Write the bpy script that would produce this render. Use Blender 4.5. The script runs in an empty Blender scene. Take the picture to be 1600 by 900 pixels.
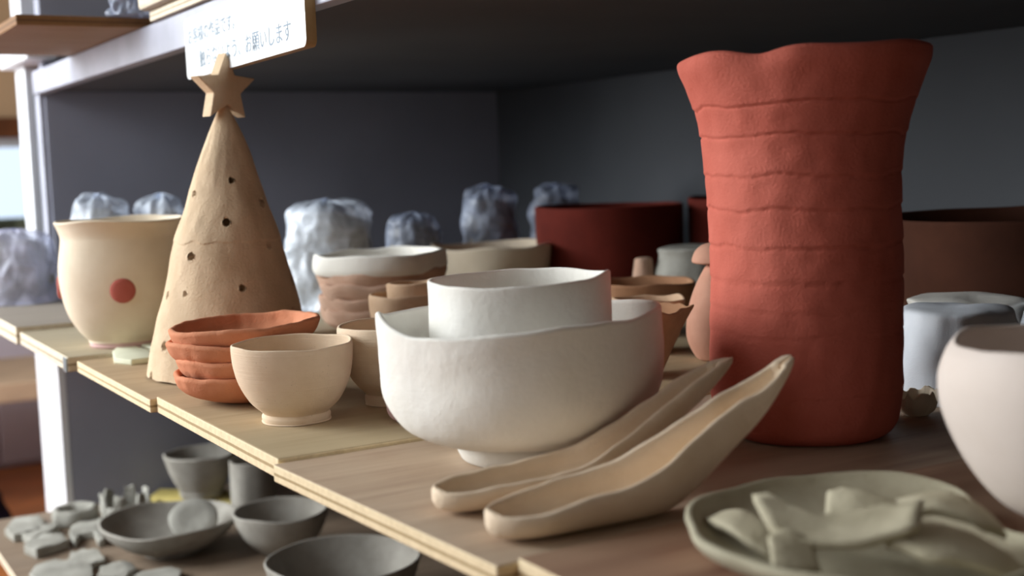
import bpy, bmesh, math, random
from mathutils import Vector, Matrix, noise
random.seed(7)
scene = bpy.context.scene
COL = scene.collection
PI = math.pi
# ------------------------------------------------------------------ camera
F = 1960.0; CX, CY = 800.0, 450.0
U = Vector((-1196, -160, 1960)).normalized()
V = Vector((3255, -305, 1960)); V = (V - U * V.dot(U)).normalized()
Zc = V.cross(U)
if Zc.y > 0: Zc = -Zc
CAM = Vector((0, 0, .197))
R3 = Matrix((V, U, Zc))          # world = R3 @ (right, down, forward)
def ray(x, y): return R3 @ Vector((x - CX, y - CY, F))
def at(x, y, z=0.0):             # point of the level z seen at a pixel
    d = ray(x, y); t = (z - CAM.z) / d.z
    return CAM + d * t
def scale_at(p): return (R3.transposed() @ (Vector(p) - CAM)).z / F
cam = bpy.data.cameras.new('camera'); camo = bpy.data.objects.new('camera', cam); COL.objects.link(camo)
cam.sensor_width = 36; cam.lens = F / 1600 * 36; cam.clip_start = .02; cam.clip_end = 60
M4 = (R3 @ Matrix(((1, 0, 0), (0, -1, 0), (0, 0, -1)))).to_4x4(); M4.translation = CAM
camo.matrix_world = M4
cam.dof.use_dof = True; cam.dof.focus_distance = .98; cam.dof.aperture_fstop = 5.6
scene.camera = camo

# ------------------------------------------------------------------ materials
def srgb(c):
    return tuple(((v / 255) / 12.92 if v / 255 <= .04045 else ((v / 255 + .055) / 1.055) ** 2.4) for v in c) + (1,)
def newmat(name, rough=.85, spec=.25):
    m = bpy.data.materials.new(name); m.use_nodes = True
    nt = m.node_tree; b = nt.nodes['Principled BSDF']
    b.inputs['Roughness'].default_value = rough
    b.inputs['Specular IOR Level'].default_value = spec
    return m, nt, b
def N(nt, t, **kw):
    n = nt.nodes.new(t)
    for k, v in kw.items():
        if k in n.inputs: n.inputs[k].default_value = v
        else: setattr(n, k, v)
    return n
def L(nt, a, b): nt.links.new(a, b)
def ramp(nt, stops):
    r = nt.nodes.new('ShaderNodeValToRGB'); e = r.color_ramp.elements
    e[0].position, e[0].color = stops[0]; e[1].position, e[1].color = stops[-1]
    for p, c in stops[1:-1]:
        x = e.new(p); x.color = c
    return r
def clay(name, c1, c2, scale=40, bump=.25, rings=0, speck=None, rough=.88, bdist=.0006, spec=.18, fine=900):
    m, nt, b = newmat(name, rough, spec)
    tc = N(nt, 'ShaderNodeTexCoord')
    n1 = N(nt, 'ShaderNodeTexNoise', Scale=scale, Detail=6.0, Roughness=.6)
    L(nt, tc.outputs['Object'], n1.inputs['Vector'])
    r = ramp(nt, [(.3, srgb(c2)), (.7, srgb(c1))]); L(nt, n1.outputs['Fac'], r.inputs['Fac'])
    col = r.outputs['Color']
    if speck:
        vz = N(nt, 'ShaderNodeTexVoronoi', Scale=420.0); L(nt, tc.outputs['Object'], vz.inputs['Vector'])
        rr = ramp(nt, [(.06, (1, 1, 1, 1)), (.11, (0, 0, 0, 1))]); L(nt, vz.outputs['Distance'], rr.inputs['Fac'])
        gate = N(nt, 'ShaderNodeTexNoise', Scale=70.0); L(nt, tc.outputs['Object'], gate.inputs['Vector'])
        g2 = ramp(nt, [(.52, (0, 0, 0, 1)), (.6, (1, 1, 1, 1))]); L(nt, gate.outputs['Fac'], g2.inputs['Fac'])
        mul = N(nt, 'ShaderNodeMath', operation='MULTIPLY'); L(nt, rr.outputs['Color'], mul.inputs[0]); L(nt, g2.outputs['Color'], mul.inputs[1])
        mx = N(nt, 'ShaderNodeMix', data_type='RGBA'); L(nt, mul.outputs[0], mx.inputs['Factor'])
        L(nt, col, mx.inputs[6]); mx.inputs[7].default_value = srgb(speck); col = mx.outputs[2]
    L(nt, col, b.inputs['Base Color'])
    n2 = N(nt, 'ShaderNodeTexNoise', Scale=float(fine), Detail=5.0, Roughness=.65); L(nt, tc.outputs['Object'], n2.inputs['Vector'])
    n3 = N(nt, 'ShaderNodeTexNoise', Scale=scale * 1.7, Detail=4.0); L(nt, tc.outputs['Object'], n3.inputs['Vector'])
    add = N(nt, 'ShaderNodeMath', operation='MULTIPLY_ADD'); L(nt, n3.outputs['Fac'], add.inputs[0]); add.inputs[1].default_value = 1.6
    L(nt, n2.outputs['Fac'], add.inputs[2])
    h = add.outputs[0]
    if rings:
        mp = N(nt, 'ShaderNodeMapping'); mp.inputs['Scale'].default_value = (4, 4, rings)
        L(nt, tc.outputs['Object'], mp.inputs['Vector'])
        n4 = N(nt, 'ShaderNodeTexNoise', Scale=1.0, Detail=4.0, Roughness=.7); L(nt, mp.outputs[0], n4.inputs['Vector'])
        a2 = N(nt, 'ShaderNodeMath', operation='MULTIPLY_ADD'); L(nt, n4.outputs['Fac'], a2.inputs[0]); a2.inputs[1].default_value = 2.2
        L(nt, h, a2.inputs[2]); h = a2.outputs[0]
    bp = N(nt, 'ShaderNodeBump', Strength=bump, Distance=bdist); L(nt, h, bp.inputs['Height']); L(nt, bp.outputs[0], b.inputs['Normal'])
    return m
def woodtop(name, c1, c2, c3=None, along='X', gs=1.0):
    m, nt, b = newmat(name, .6, .3)
    tc = N(nt, 'ShaderNodeTexCoord'); mp = N(nt, 'ShaderNodeMapping')
    mp.inputs['Scale'].default_value = (5 * gs, 75 * gs, 20) if along == 'X' else (75 * gs, 5 * gs, 20)
    L(nt, tc.outputs['Object'], mp.inputs['Vector'])
    n1 = N(nt, 'ShaderNodeTexNoise', Scale=1.0, Detail=7.0, Roughness=.6, Distortion=.4); L(nt, mp.outputs[0], n1.inputs['Vector'])
    r = ramp(nt, [(.32, srgb(c2)), (.68, srgb(c1))]); L(nt, n1.outputs['Fac'], r.inputs['Fac'])
    n2 = N(nt, 'ShaderNodeTexNoise', Scale=9.0, Detail=3.0); L(nt, tc.outputs['Object'], n2.inputs['Vector'])
    r2 = ramp(nt, [(.38, (0, 0, 0, 1)), (.7, (1, 1, 1, 1))]); L(nt, n2.outputs['Fac'], r2.inputs['Fac'])
    mx = N(nt, 'ShaderNodeMix', data_type='RGBA'); L(nt, r2.outputs['Color'], mx.inputs['Factor'])
    L(nt, r.outputs['Color'], mx.inputs[6]); mx.inputs[7].default_value = srgb(c3 or c1)
    L(nt, mx.outputs[2], b.inputs['Base Color'])
    bp = N(nt, 'ShaderNodeBump', Strength=.25, Distance=.0006); L(nt, n1.outputs['Fac'], bp.inputs['Height']); L(nt, bp.outputs[0], b.inputs['Normal'])
    return m
def plyedge(name, light, dark):
    m, nt, b = newmat(name, .75, .2)
    tc = N(nt, 'ShaderNodeTexCoord'); sx = N(nt, 'ShaderNodeSeparateXYZ'); L(nt, tc.outputs['Generated'], sx.inputs[0])
    n = N(nt, 'ShaderNodeTexNoise', Scale=30.0, Detail=5.0); L(nt, tc.outputs['Object'], n.inputs['Vector'])
    a = N(nt, 'ShaderNodeMath', operation='MULTIPLY_ADD'); L(nt, n.outputs['Fac'], a.inputs[0]); a.inputs[1].default_value = .05; L(nt, sx.outputs['Z'], a.inputs[2])
    r = ramp(nt, [(.0, srgb(light)), (.40, srgb(light)), (.44, srgb(dark)), (.56, srgb(dark)), (.60, srgb(light)), (1, srgb(light))])
    L(nt, a.outputs[0], r.inputs['Fac'])
    n2 = N(nt, 'ShaderNodeTexNoise', Scale=160.0, Detail=6.0, Roughness=.7); L(nt, tc.outputs['Object'], n2.inputs['Vector'])
    r2 = ramp(nt, [(.35, (.55, .5, .42, 1)), (.6, (1, 1, 1, 1))]); L(nt, n2.outputs['Fac'], r2.inputs['Fac'])
    mx = N(nt, 'ShaderNodeMix', data_type='RGBA', blend_type='MULTIPLY'); mx.inputs['Factor'].default_value = .3
    L(nt, r.outputs['Color'], mx.inputs[6]); L(nt, r2.outputs['Color'], mx.inputs[7]); L(nt, mx.outputs[2], b.inputs['Base Color'])
    bp = N(nt, 'ShaderNodeBump', Strength=.5, Distance=.001); L(nt, n2.outputs['Fac'], bp.inputs['Height']); L(nt, bp.outputs[0], b.inputs['Normal'])
    return m
def plain(name, c, rough=.6, spec=.3, var=.12, scale=12, metallic=0):
    m, nt, b = newmat(name, rough, spec)
    b.inputs['Metallic'].default_value = metallic
    tc = N(nt, 'ShaderNodeTexCoord'); n = N(nt, 'ShaderNodeTexNoise', Scale=float(scale), Detail=5.0); L(nt, tc.outputs['Object'], n.inputs['Vector'])
    d = tuple(max(0, v * (1 - var)) for v in c)
    r = ramp(nt, [(.35, srgb(d)), (.65, srgb(c))]); L(nt, n.outputs['Fac'], r.inputs['Fac']); L(nt, r.outputs['Color'], b.inputs['Base Color'])
    return m
def film(name, tint=(158, 168, 190)):
    m = bpy.data.materials.new(name); m.use_nodes = True; nt = m.node_tree
    for n in list(nt.nodes): nt.nodes.remove(n)
    out = N(nt, 'ShaderNodeOutputMaterial')
    tr = N(nt, 'ShaderNodeBsdfTransparent'); tr.inputs[0].default_value = (.93, .95, 1, 1)
    pr = N(nt, 'ShaderNodeBsdfPrincipled'); pr.inputs['Base Color'].default_value = srgb(tint)
    pr.inputs['Roughness'].default_value = .38; pr.inputs['Specular IOR Level'].default_value = .7
    tc = N(nt, 'ShaderNodeTexCoord'); n1 = N(nt, 'ShaderNodeTexNoise', Scale=16.0, Detail=4.0, Distortion=1.0); L(nt, tc.outputs['Object'], n1.inputs['Vector'])
    bp = N(nt, 'ShaderNodeBump', Strength=.6, Distance=.006); L(nt, n1.outputs['Fac'], bp.inputs['Height']); L(nt, bp.outputs[0], pr.inputs['Normal'])
    r = ramp(nt, [(.35, (.3, .3, .3, 1)), (.65, (.8, .8, .8, 1))]); L(nt, n1.outputs['Fac'], r.inputs['Fac'])
    mx = N(nt, 'ShaderNodeMixShader'); L(nt, r.outputs['Color'], mx.inputs[0]); L(nt, tr.outputs[0], mx.inputs[1]); L(nt, pr.outputs[0], mx.inputs[2])
    L(nt, mx.outputs[0], out.inputs[0])
    return m
def emis(name, c, s):
    m = bpy.data.materials.new(name); m.use_nodes = True; nt = m.node_tree; b = nt.nodes['Principled BSDF']
    b.inputs['Base Color'].default_value = (0, 0, 0, 1); b.inputs['Emission Color'].default_value = srgb(c); b.inputs['Emission Strength'].default_value = s
    return m

M = dict(
 cream=clay('cream_clay', (230, 209, 184), (218, 194, 166), 30, .35, rings=900, speck=(120, 90, 62)),
 cream2=clay('pale_thrown_clay', (228, 215, 194), (218, 203, 180), 20, .2, rings=420),
 cone=clay('buff_handbuilt_clay', (222, 198, 168), (204, 178, 146), 26, .9, speck=(150, 110, 76), bdist=.001, fine=420),
 white=clay('white_porcelain_clay', (240, 238, 232), (231, 228, 219), 18, .35, bdist=.0016, fine=150),
 spoon=clay('spoon_clay', (234, 215, 192), (222, 200, 172), 34, .35, bdist=.0009, fine=400),
 red=clay('red_clay', (200, 108, 92), (186, 94, 78), 22, .6, bdist=.0012, fine=500, rough=.8),
 terra=clay('terracotta', (212, 146, 112), (198, 128, 94), 34, .55, speck=(120, 66, 44), bdist=.0009, fine=500),
 darkred=clay('dark_red_clay', (108, 40, 30), (90, 32, 24), 22, .4),
 brown=clay('brown_clay', (90, 55, 40), (72, 43, 32), 12, .4),
 pinkbrown=clay('pinkish_brown_clay', (206, 174, 154), (188, 152, 130), 26, .7, bdist=.0012, fine=300),
 tan=clay('tan_clay', (222, 190, 160), (206, 172, 140), 40, .6, speck=(140, 96, 60), bdist=.001, fine=420),
 tanbrown=clay('tan_brown_clay', (186, 142, 108), (160, 116, 86), 30, .5),
 pinkclay=clay('pink_clay', (224, 172, 148), (208, 152, 128), 22, .25),
 bluewhite=clay('cool_white_clay', (226, 230, 236), (210, 214, 222), 20, .3, bdist=.0014),
 rightbowl=clay('off_white_clay', (226, 214, 206), (214, 200, 190), 10, .25),
 plate=clay('grey_green_clay', (182, 176, 154), (158, 150, 128), 26, .5, bdist=.0012, fine=300),
 shardm=clay('pale_grey_green_clay', (196, 188, 164), (172, 163, 138), 30, .5, bdist=.0012, fine=300),
 grey=clay('grey_raw_clay', (164, 160, 152), (138, 134, 126), 24, .4),
 greylight=clay('light_grey_raw_clay', (170, 168, 160), (140, 138, 130), 24, .6, bdist=.0014, fine=260),
 dot=clay('red_dot_clay', (180, 100, 90), (170, 90, 80), 30, .3),
 footpink=clay('pinkish_foot_clay', (214, 180, 178), (200, 166, 162), 30, .3),
 paletile=clay('pale_green_glaze', (222, 224, 202), (212, 214, 190), 30, .2),
 yellow=clay('yellow_clay', (206, 190, 120), (186, 168, 98), 30, .4),
 slate=clay('slate_clay', (92, 96, 104), (70, 74, 84), 30, .5),
 topA=woodtop('plywood_top_brown', (196, 172, 148), (160, 134, 112), (188, 168, 146)),
 topB=woodtop('plywood_top_tan', (190, 170, 138), (168, 146, 114), (182, 164, 132)),
 topC=woodtop('plywood_top_warm', (188, 164, 134), (162, 136, 106), (176, 154, 124)),
 topD=woodtop('plywood_top_grey', (182, 170, 144), (158, 146, 122), (172, 160, 136)),
 topE=woodtop('plywood_top_dull', (160, 150, 138), (138, 128, 118), (152, 142, 130)),
 topN=woodtop('plywood_top_reddish', (178, 142, 116), (122, 84, 66), (158, 130, 108), gs=.35),
 topL=woodtop('plywood_top_dusty', (140, 122, 104), (112, 94, 78), (128, 112, 96)),
 topU=woodtop('plywood_underside', (160, 134, 108), (128, 98, 70), (150, 126, 100)),
 edge=plyedge('plywood_edge', (232, 214, 178), (172, 150, 112)),
 edge2=plyedge('plywood_edge_grey', (216, 206, 186), (160, 146, 122)),
 edged=plyedge('plywood_edge_dark', (132, 98, 66), (96, 68, 44)),
 panel_shaded=plain('shaded_grey_painted_panel', (84, 87, 93), .7, .2, .06, 5),  # same panel grey, darkened to paint in the shade deep in the shelf
 panel=plain('daylit_grey_painted_panel', (152, 155, 170), .7, .2, .06, 5),  # lighter, bluer panel grey with the daylight painted into it
 steel=plain('pale_painted_steel', (168, 171, 186), .45, .4, .10, 14),
 steelw=plain('white_painted_steel', (218, 222, 228), .5, .4, .04, 10),
 darkgap=plain('recess_shade_fill', (84, 88, 96), .6, .3, .1, 10),  # shade of the recess beside the post, put into a dark colour
 signw=plain('laminated_sign_face', (240, 246, 250), .25, .5, .03, 6),
 signe=plain('sign_board_edge', (176, 150, 104), .6, .3, .15, 40),
 ink=plain('blue_grey_ink', (112, 134, 154), .5, .3, .1, 40),
 film=film('shaded_plastic_film'),  # film tint darkened to imitate falloff on the deep lumps; bag shares it
 film_lit=film('lit_plastic_film', (226, 236, 250)),  # same film, tint lightened for window light on the lumps further left
 filmv=film('violet_tinted_plastic_film', (220, 222, 246)),
 metalclip=plain('steel_corner_plate', (176, 188, 196), .35, .6, .2, 60, .7),
)

# ------------------------------------------------------------------ object helpers
def tag(o, label=None, cat=None, group=None, kind=None):
    if label: o['label'] = label
    if cat: o['category'] = cat
    if group: o['group'] = group
    if kind: o['kind'] = kind
    return o
def empty(name, loc, rz=0.0):
    o = bpy.data.objects.new(name, None); COL.objects.link(o); o.location = loc; o.rotation_euler = (0, 0, rz)
    o.empty_display_size = .02
    return o
def link_mesh(name, verts, faces, mats, parent=None, loc=None, rz=0.0, smooth=True, fmat=None):
    me = bpy.data.meshes.new(name); me.from_pydata([tuple(v) for v in verts], [], faces)
    for m in (mats if isinstance(mats, (list, tuple)) else [mats]): me.materials.append(m)
    if fmat:
        for p, k in zip(me.polygons, fmat): p.material_index = k
    bm = bmesh.new(); bm.from_mesh(me); bmesh.ops.recalc_face_normals(bm, faces=bm.faces); bm.to_mesh(me); bm.free()
    if smooth:
        for p in me.polygons: p.use_smooth = True
    o = bpy.data.objects.new(name, me); COL.objects.link(o)
    if parent: o.parent = parent
    if loc is not None: o.location = loc
    if rz: o.rotation_euler = (0, 0, rz)
    return o
def box(name, x0, x1, y0, y1, z0, z1, mat, parent=None, bev=.001, mats=None, sidemat=None, origin=None, skew=None):
    """bevelled block; mats=[top/bottom, sides]"""
    bm = bmesh.new(); cs = {}
    for i, x in enumerate((x0, x1)):
        for j, y in enumerate((y0, y1)):
            for k, z in enumerate((z0, z1)):
                dx = skew(x, y) if skew else 0
                cs[i, j, k] = bm.verts.new((x + dx, y, z))
    q = [((0,0,0),(0,1,0),(1,1,0),(1,0,0)), ((0,0,1),(1,0,1),(1,1,1),(0,1,1)), ((0,0,0),(1,0,0),(1,0,1),(0,0,1)),
         ((0,1,0),(0,1,1),(1,1,1),(1,1,0)), ((0,0,0),(0,0,1),(0,1,1),(0,1,0)), ((1,0,0),(1,1,0),(1,1,1),(1,0,1))]
    for f in q: bm.faces.new([cs[c] for c in f])
    if bev: bmesh.ops.bevel(bm, geom=bm.edges[:], offset=bev, segments=2, affect='EDGES', profile=.5)
    bmesh.ops.recalc_face_normals(bm, faces=bm.faces)
    me = bpy.data.meshes.new(name)
    org = Vector(origin) if origin else Vector(((x0 + x1) / 2, (y0 + y1) / 2, z0))
    if parent and not origin: org = Vector((0, 0, 0))
    bmesh.ops.translate(bm, verts=bm.verts, vec=-org)
    if sidemat:
        me.materials.append(mat); me.materials.append(sidemat)
        for f in bm.faces: f.material_index = 0 if abs(f.normal.z) > .5 else 1
    else: me.materials.append(mat)
    bm.to_mesh(me); bm.free()
    o = bpy.data.objects.new(name, me); COL.objects.link(o); o.location = org
    if parent: o.parent = parent
    return o
def crom(pts, n):
    """Catmull-Rom resample of (r,h) points"""
    P = [pts[0]] + list(pts) + [pts[-1]]; out = []
    segs = len(pts) - 1
    for i in range(segs):
        p0, p1, p2, p3 = P[i], P[i + 1], P[i + 2], P[i + 3]
        for k in range(n):
            t = k / n
            out.append(tuple(.5 * (2 * b + (c - a) * t + (2 * a - 5 * b + 4 * c - d) * t * t + (3 * b - a - 3 * c + d) * t ** 3) for a, b, c, d in zip(p0, p1, p2, p3)))
    out.append(tuple(pts[-1])); return out
def shell(outer, th, n=8, foot=None, floor=None, rimr=1.0):
    """closed profile: outside bottom centre -> rim -> inside bottom centre (px units)"""
    o = crom(outer, n)
    o[0] = (0.0, o[0][1]) if o[0][0] == 0 else o[0]
    if floor is None: floor = th + o[0][1]
    inner = []
    for i in range(len(o)):
        a = o[max(0, i - 1)]; b = o[min(len(o) - 1, i + 1)]
        tx, ty = b[0] - a[0], b[1] - a[1]; l = math.hypot(tx, ty) or 1
        nx, ny = -ty / l, tx / l
        q = (o[i][0] + nx * th, o[i][1] + ny * th)
        if o[i][1] >= (foot or 0) and q[1] >= floor and q[0] > th * .6: inner.append(q)
    # keep the inner wall free of folds: heights must rise
    keep = []; last = 1e9
    for q in reversed(inner):
        if q[1] < last - .05: keep.append(q); last = q[1]
    rim_o = o[-1]; rim_i = keep[0]
    mx, my = (rim_o[0] + rim_i[0]) / 2, (rim_o[1] + rim_i[1]) / 2
    hw = math.hypot(rim_o[0] - rim_i[0], rim_o[1] - rim_i[1]) / 2
    dx, dy = (rim_o[0] - rim_i[0]) / (2 * hw), (rim_o[1] - rim_i[1]) / (2 * hw)
    ux, uy = -dy, dx
    if uy < 0: ux, uy = -ux, -uy
    cap = []
    for k in range(1, 6):
        a = PI * k / 6
        cap.append((mx + dx * hw * math.cos(a) + ux * hw * rimr * math.sin(a), my + dy * hw * math.cos(a) + uy * hw * rimr * math.sin(a)))
    lo = keep[-1]
    tail = [(lo[0] * k, lo[1] - (lo[1] - floor) * (1 - k * k)) for k in (.85, .65, .45, .25)]
    return o + cap + keep + tail + [(0.0, floor)]
def nz(x, y, z=0.0): return noise.noise(Vector((x, y, z)))
def lathe(name, prof, s, mat, seg=96, deform=None, parent=None, loc=None, phase=0.0, fmatf=None, mats=None):
    """prof in px, s metres per px. deform(theta, r, h, i) -> (r, h). theta 0 = right, -90 deg = facing viewer"""
    verts = []; faces = []; fm = []
    rows = []
    for i, (r, h) in enumerate(prof):
        if r < 1e-4:
            dr, dh = (r, h)
            if deform: dh = deform(0, 0, h, i)[1]
            rows.append([len(verts)]); verts.append((0, 0, dh * s)); continue
        row = []
        for k in range(seg):
            th = 2 * PI * k / seg; rr, hh = r, h
            dth = 0
            if deform:
                q = deform(th, r, h, i); rr, hh = q[0], q[1]; dth = q[2] if len(q) > 2 else 0
            row.append(len(verts)); a = th + dth + phase
            verts.append((rr * math.cos(a) * s, rr * math.sin(a) * s, hh * s))
        rows.append(row)
    for i in range(len(rows) - 1):
        a, b = rows[i], rows[i + 1]
        for k in range(seg):
            k2 = (k + 1) % seg
            if len(a) == 1 and len(b) == 1: continue
            if len(a) == 1: faces.append((a[0], b[k2], b[k]))
            elif len(b) == 1: faces.append((a[k], a[k2], b[0]))
            else: faces.append((a[k], a[k2], b[k2], b[k]))
            fm.append(fmatf(i, len(rows)) if fmatf else 0)
    if len(rows[0]) > 1: faces.append(tuple(rows[0])); fm.append(0)
    return link_mesh(name, verts, faces, mats or mat, parent, loc, fmat=fm if fmatf else None)
def facing(p):
    """world angle of the viewer's right-hand direction at p"""
    d = Vector((p[0] - CAM.x, p[1] - CAM.y)); return math.atan2(-d.x, d.y)
def board_level(x, y):
    return .003 if y < .5155 else 0.0 if y < .7915 else .0025 if y < 1.0875 else 0.0 if y < 1.375 else .004 if y < 1.6535 else (.002 if x > .43 else .010)
def place(cx, cy, z=0.0):
    p = at(cx, cy, z)
    if z in (0.0, .0025, .003, .004, .002):              # things on the main shelf stand on the board under them
        p = at(cx, cy, board_level(p.x, p.y) + .0002)
    return p, scale_at(p), facing(p)
def wob(seed, ar=1.0, ah=1.0, fr=1.5, hmin=0):
    """hand-made unevenness: radius and rim height wander slowly"""
    def f(th, r, h, i):
        c, sn = math.cos(th), math.sin(th)
        a = nz(c * fr + seed, sn * fr, h * .012) * ar * 2
        b = nz(c * fr * .8 + seed + 7, sn * fr * .8, 3.3) * ah * 2
        k = max(0, (h - hmin)) / 60.0
        return r + a * min(1, r / 20), h + b * min(1.2, k)
    return f

# ------------------------------------------------------------------ the shelving unit (setting furniture)
XF, XB, YE = .426, 1.294, 2.178
ZU, ZUT, ZL = .330, .3675, -.3643
unit = empty('shelving_unit', (XF, YE, -.9))
tag(unit, 'large grey shelving unit with pale metal front frame that holds all the boards and pots', 'shelves')
def ubox(name, *a, **k):
    o = box(name, *a, parent=unit, **k); o.location = -unit.location; return o
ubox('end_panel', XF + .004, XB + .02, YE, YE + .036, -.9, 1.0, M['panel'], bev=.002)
ubox('back_panel', XB, XB + .02, -.9, YE, -.9, 1.0, M['panel_shaded'], bev=.001)
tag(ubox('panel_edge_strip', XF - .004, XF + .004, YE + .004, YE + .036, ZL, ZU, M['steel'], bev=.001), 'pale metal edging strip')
ubox('upper_shelf', XF + .006, XB, -.9, YE, ZU + .004, ZUT, M['panel_shaded'], bev=.001)
tag(ubox('front_rail', XF - .012, XF + .006, -.9, YE + .008, ZU, ZUT, M['steel'], bev=.0015), 'pale metal front rail of the upper shelf')
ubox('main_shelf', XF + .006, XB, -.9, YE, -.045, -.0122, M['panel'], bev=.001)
ubox('front_rail', XF - .004, XF + .006, -.9, YE + .03, -.045, -.0125, M['steel'], bev=.0015)
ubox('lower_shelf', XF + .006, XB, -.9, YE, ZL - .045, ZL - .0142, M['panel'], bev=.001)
# corner post beyond the end panel
ubox('post', XF - .006, XF + .03, YE + .105, YE + .185, -.9, 1.1, M['steelw'], bev=.002)
ubox('post_gap_strip', XF + .006, XF + .02, YE + .036, YE + .105, .05, ZUT, M['darkgap'], bev=.001)  # dark strip standing in for the shaded gap between panel and post
tag(ubox('post_gap_strip', XF - .006, XF + .008, YE + .0, YE + .105, ZL - .1, -.046, M['steelw'], bev=.001), 'white lower front plate of the corner post')
tag(ubox('shelf_bracket', XF - .03, XF + .02, YE - .05, YE + .20, ZUT + .016, ZUT + .05, M['steelw'], bev=.004), 'white metal shelf bracket')

# ------------------------------------------------------------------ plywood boards
def board(x0, x1, y0, y1, z0, z1, top, edge, label, group=None, skew=None, name='plywood_board', bev=.0012):
    o = box(name, x0, x1, y0, y1, z0, z1, M[top], bev=bev, sidemat=M[edge], skew=skew)
    tag(o, label, 'board', group); return o
XBK = 1.28
board(.309, XBK, .02, .5145, -.012, .003, 'topN', 'edge', 'reddish brown plywood board at the near end of the shelf, under the grey-green plate')
board(.286, XBK, .5165, .7905, -.012, .0, 'topA', 'edge', 'brown plywood board under the two clay spoons and the red vase',
      skew=lambda x, y: (.012 * (.7905 - y) / .27 if x < .5 else 0))
board(.2905, XBK, .7925, 1.0865, -.012, .0025, 'topB', 'edge', 'tan plywood board under the small cream cup, its front corner beside the brown board')
board(.285, XBK, 1.0885, 1.372, -.012, .0, 'topC', 'edge', 'plywood board with the clay Christmas tree standing on it')
bD = empty('plywood_board', (.277, 1.378, -.012))
tag(bD, 'pale plywood board under the tall cream pot with red dots, metal plate on its corner', 'board')
o = box('panel', .277, XBK, 1.378, 1.652, -.012, .004, M['topD'], parent=bD, bev=.0012, sidemat=M['edge2']); o.location = -bD.location
o = box('corner_plate', .2752, .2768, 1.379, 1.395, -.0125, .003, M['metalclip'], parent=bD, bev=.0004); o.location = -bD.location
tag(o, 'blue-grey metal corner plate')
board(.273, XF - .008, 1.655, 2.32, -.012, .010, 'topE', 'edge2', 'farthest plywood board on the left, under the big bluish plastic-wrapped lump')
board(XF + .01, XBK, 1.655, YE - .004, -.012, .002, 'topE', 'edge2', 'dull plywood board along the grey end panel under wrapped lumps')
board(.2800, XBK, .2, YE - .004, ZL - .014, ZL, 'topL', 'edge2', 'dusty brown board of the lowest shelf, holding the grey unfired pieces')
# boards lying on the upper shelf
board(.275, .95, 1.52, 1.90, ZUT + .0005, ZUT + .0125, 'topU', 'edged', 'brown plywood board sticking out of the upper shelf at top left')
board(.408, .95, 1.00, 1.455, ZUT + .0005, ZUT + .012, 'topE', 'edge2', 'greyish board on the upper shelf, bottom one of two stacked above the sign')
board(.397, .95, 1.02, 1.463, ZUT + .0125, ZUT + .050, 'topE', 'edge2', 'thick dusty grey board on the upper shelf, on top of a thinner one', bev=.005)

# ------------------------------------------------------------------ sign
sg = empty('hanging_sign', (XF - .0125, 1.150, .2945)); sg.rotation_euler = (math.radians(-.76), 0, 0)
tag(sg, 'white laminated sign with Japanese writing hanging from the upper shelf edge above the clay tree', 'sign')
def rounded_slab(name, w, h, t, rad, mats, parent):
    bm = bmesh.new(); pts = []
    for cx_, cz_, a0 in ((w / 2 - rad, h - rad, 0), (-w / 2 + rad, h - rad, 90), (-w / 2 + rad, rad, 180), (w / 2 - rad, rad, 270)):
        for k in range(7):
            a = math.radians(a0 + 15 * k); pts.append((cx_ + rad * math.cos(a), cz_ + rad * math.sin(a)))
    f = bm.faces.new([bm.verts.new((0, y, z)) for y, z in pts])
    r = bmesh.ops.extrude_face_region(bm, geom=[f]); vs = [v for v in r['geom'] if isinstance(v, bmesh.types.BMVert)]
    bmesh.ops.translate(bm, verts=vs, vec=(t, 0, 0)); bmesh.ops.recalc_face_normals(bm, faces=bm.faces)
    me = bpy.data.meshes.new(name)
    for m in mats: me.materials.append(m)
    for fc in bm.faces: fc.material_index = 0 if fc.normal.x < -.5 else 1
    bm.to_mesh(me); bm.free(); o = bpy.data.objects.new(name, me); COL.objects.link(o); o.parent = parent; return o
SW, SH = .330, .062
rounded_slab('sign_panel', SW, SH, .0095, .007, [M['signw'], M['signe']], sg).location = (-.009, 0, 0)
def lettering(txt, y, z, size):
    cu = bpy.data.curves.new('lettering', 'FONT'); cu.body = txt; cu.size = size; cu.extrude = .0001; cu.offset = .0
    t = bpy.data.objects.new('t', cu); COL.objects.link(t)
    dg = bpy.context.evaluated_depsgraph_get(); me = bpy.data.meshes.new_from_object(t.evaluated_get(dg)); me.name = 'lettering'
    COL.objects.unlink(t); bpy.data.objects.remove(t)
    me.materials.clear(); me.materials.append(M['ink'])
    o = bpy.data.objects.new('lettering', me); COL.objects.link(o); o.parent = sg
    o.rotation_euler = (PI / 2, 0, -PI / 2); o.location = (-.0092, y, z)
    return o
lettering('お客様の作品です。', .155, .036, .0175)
lettering('触らないよう、お願いします', .120, .010, .0195)

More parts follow.
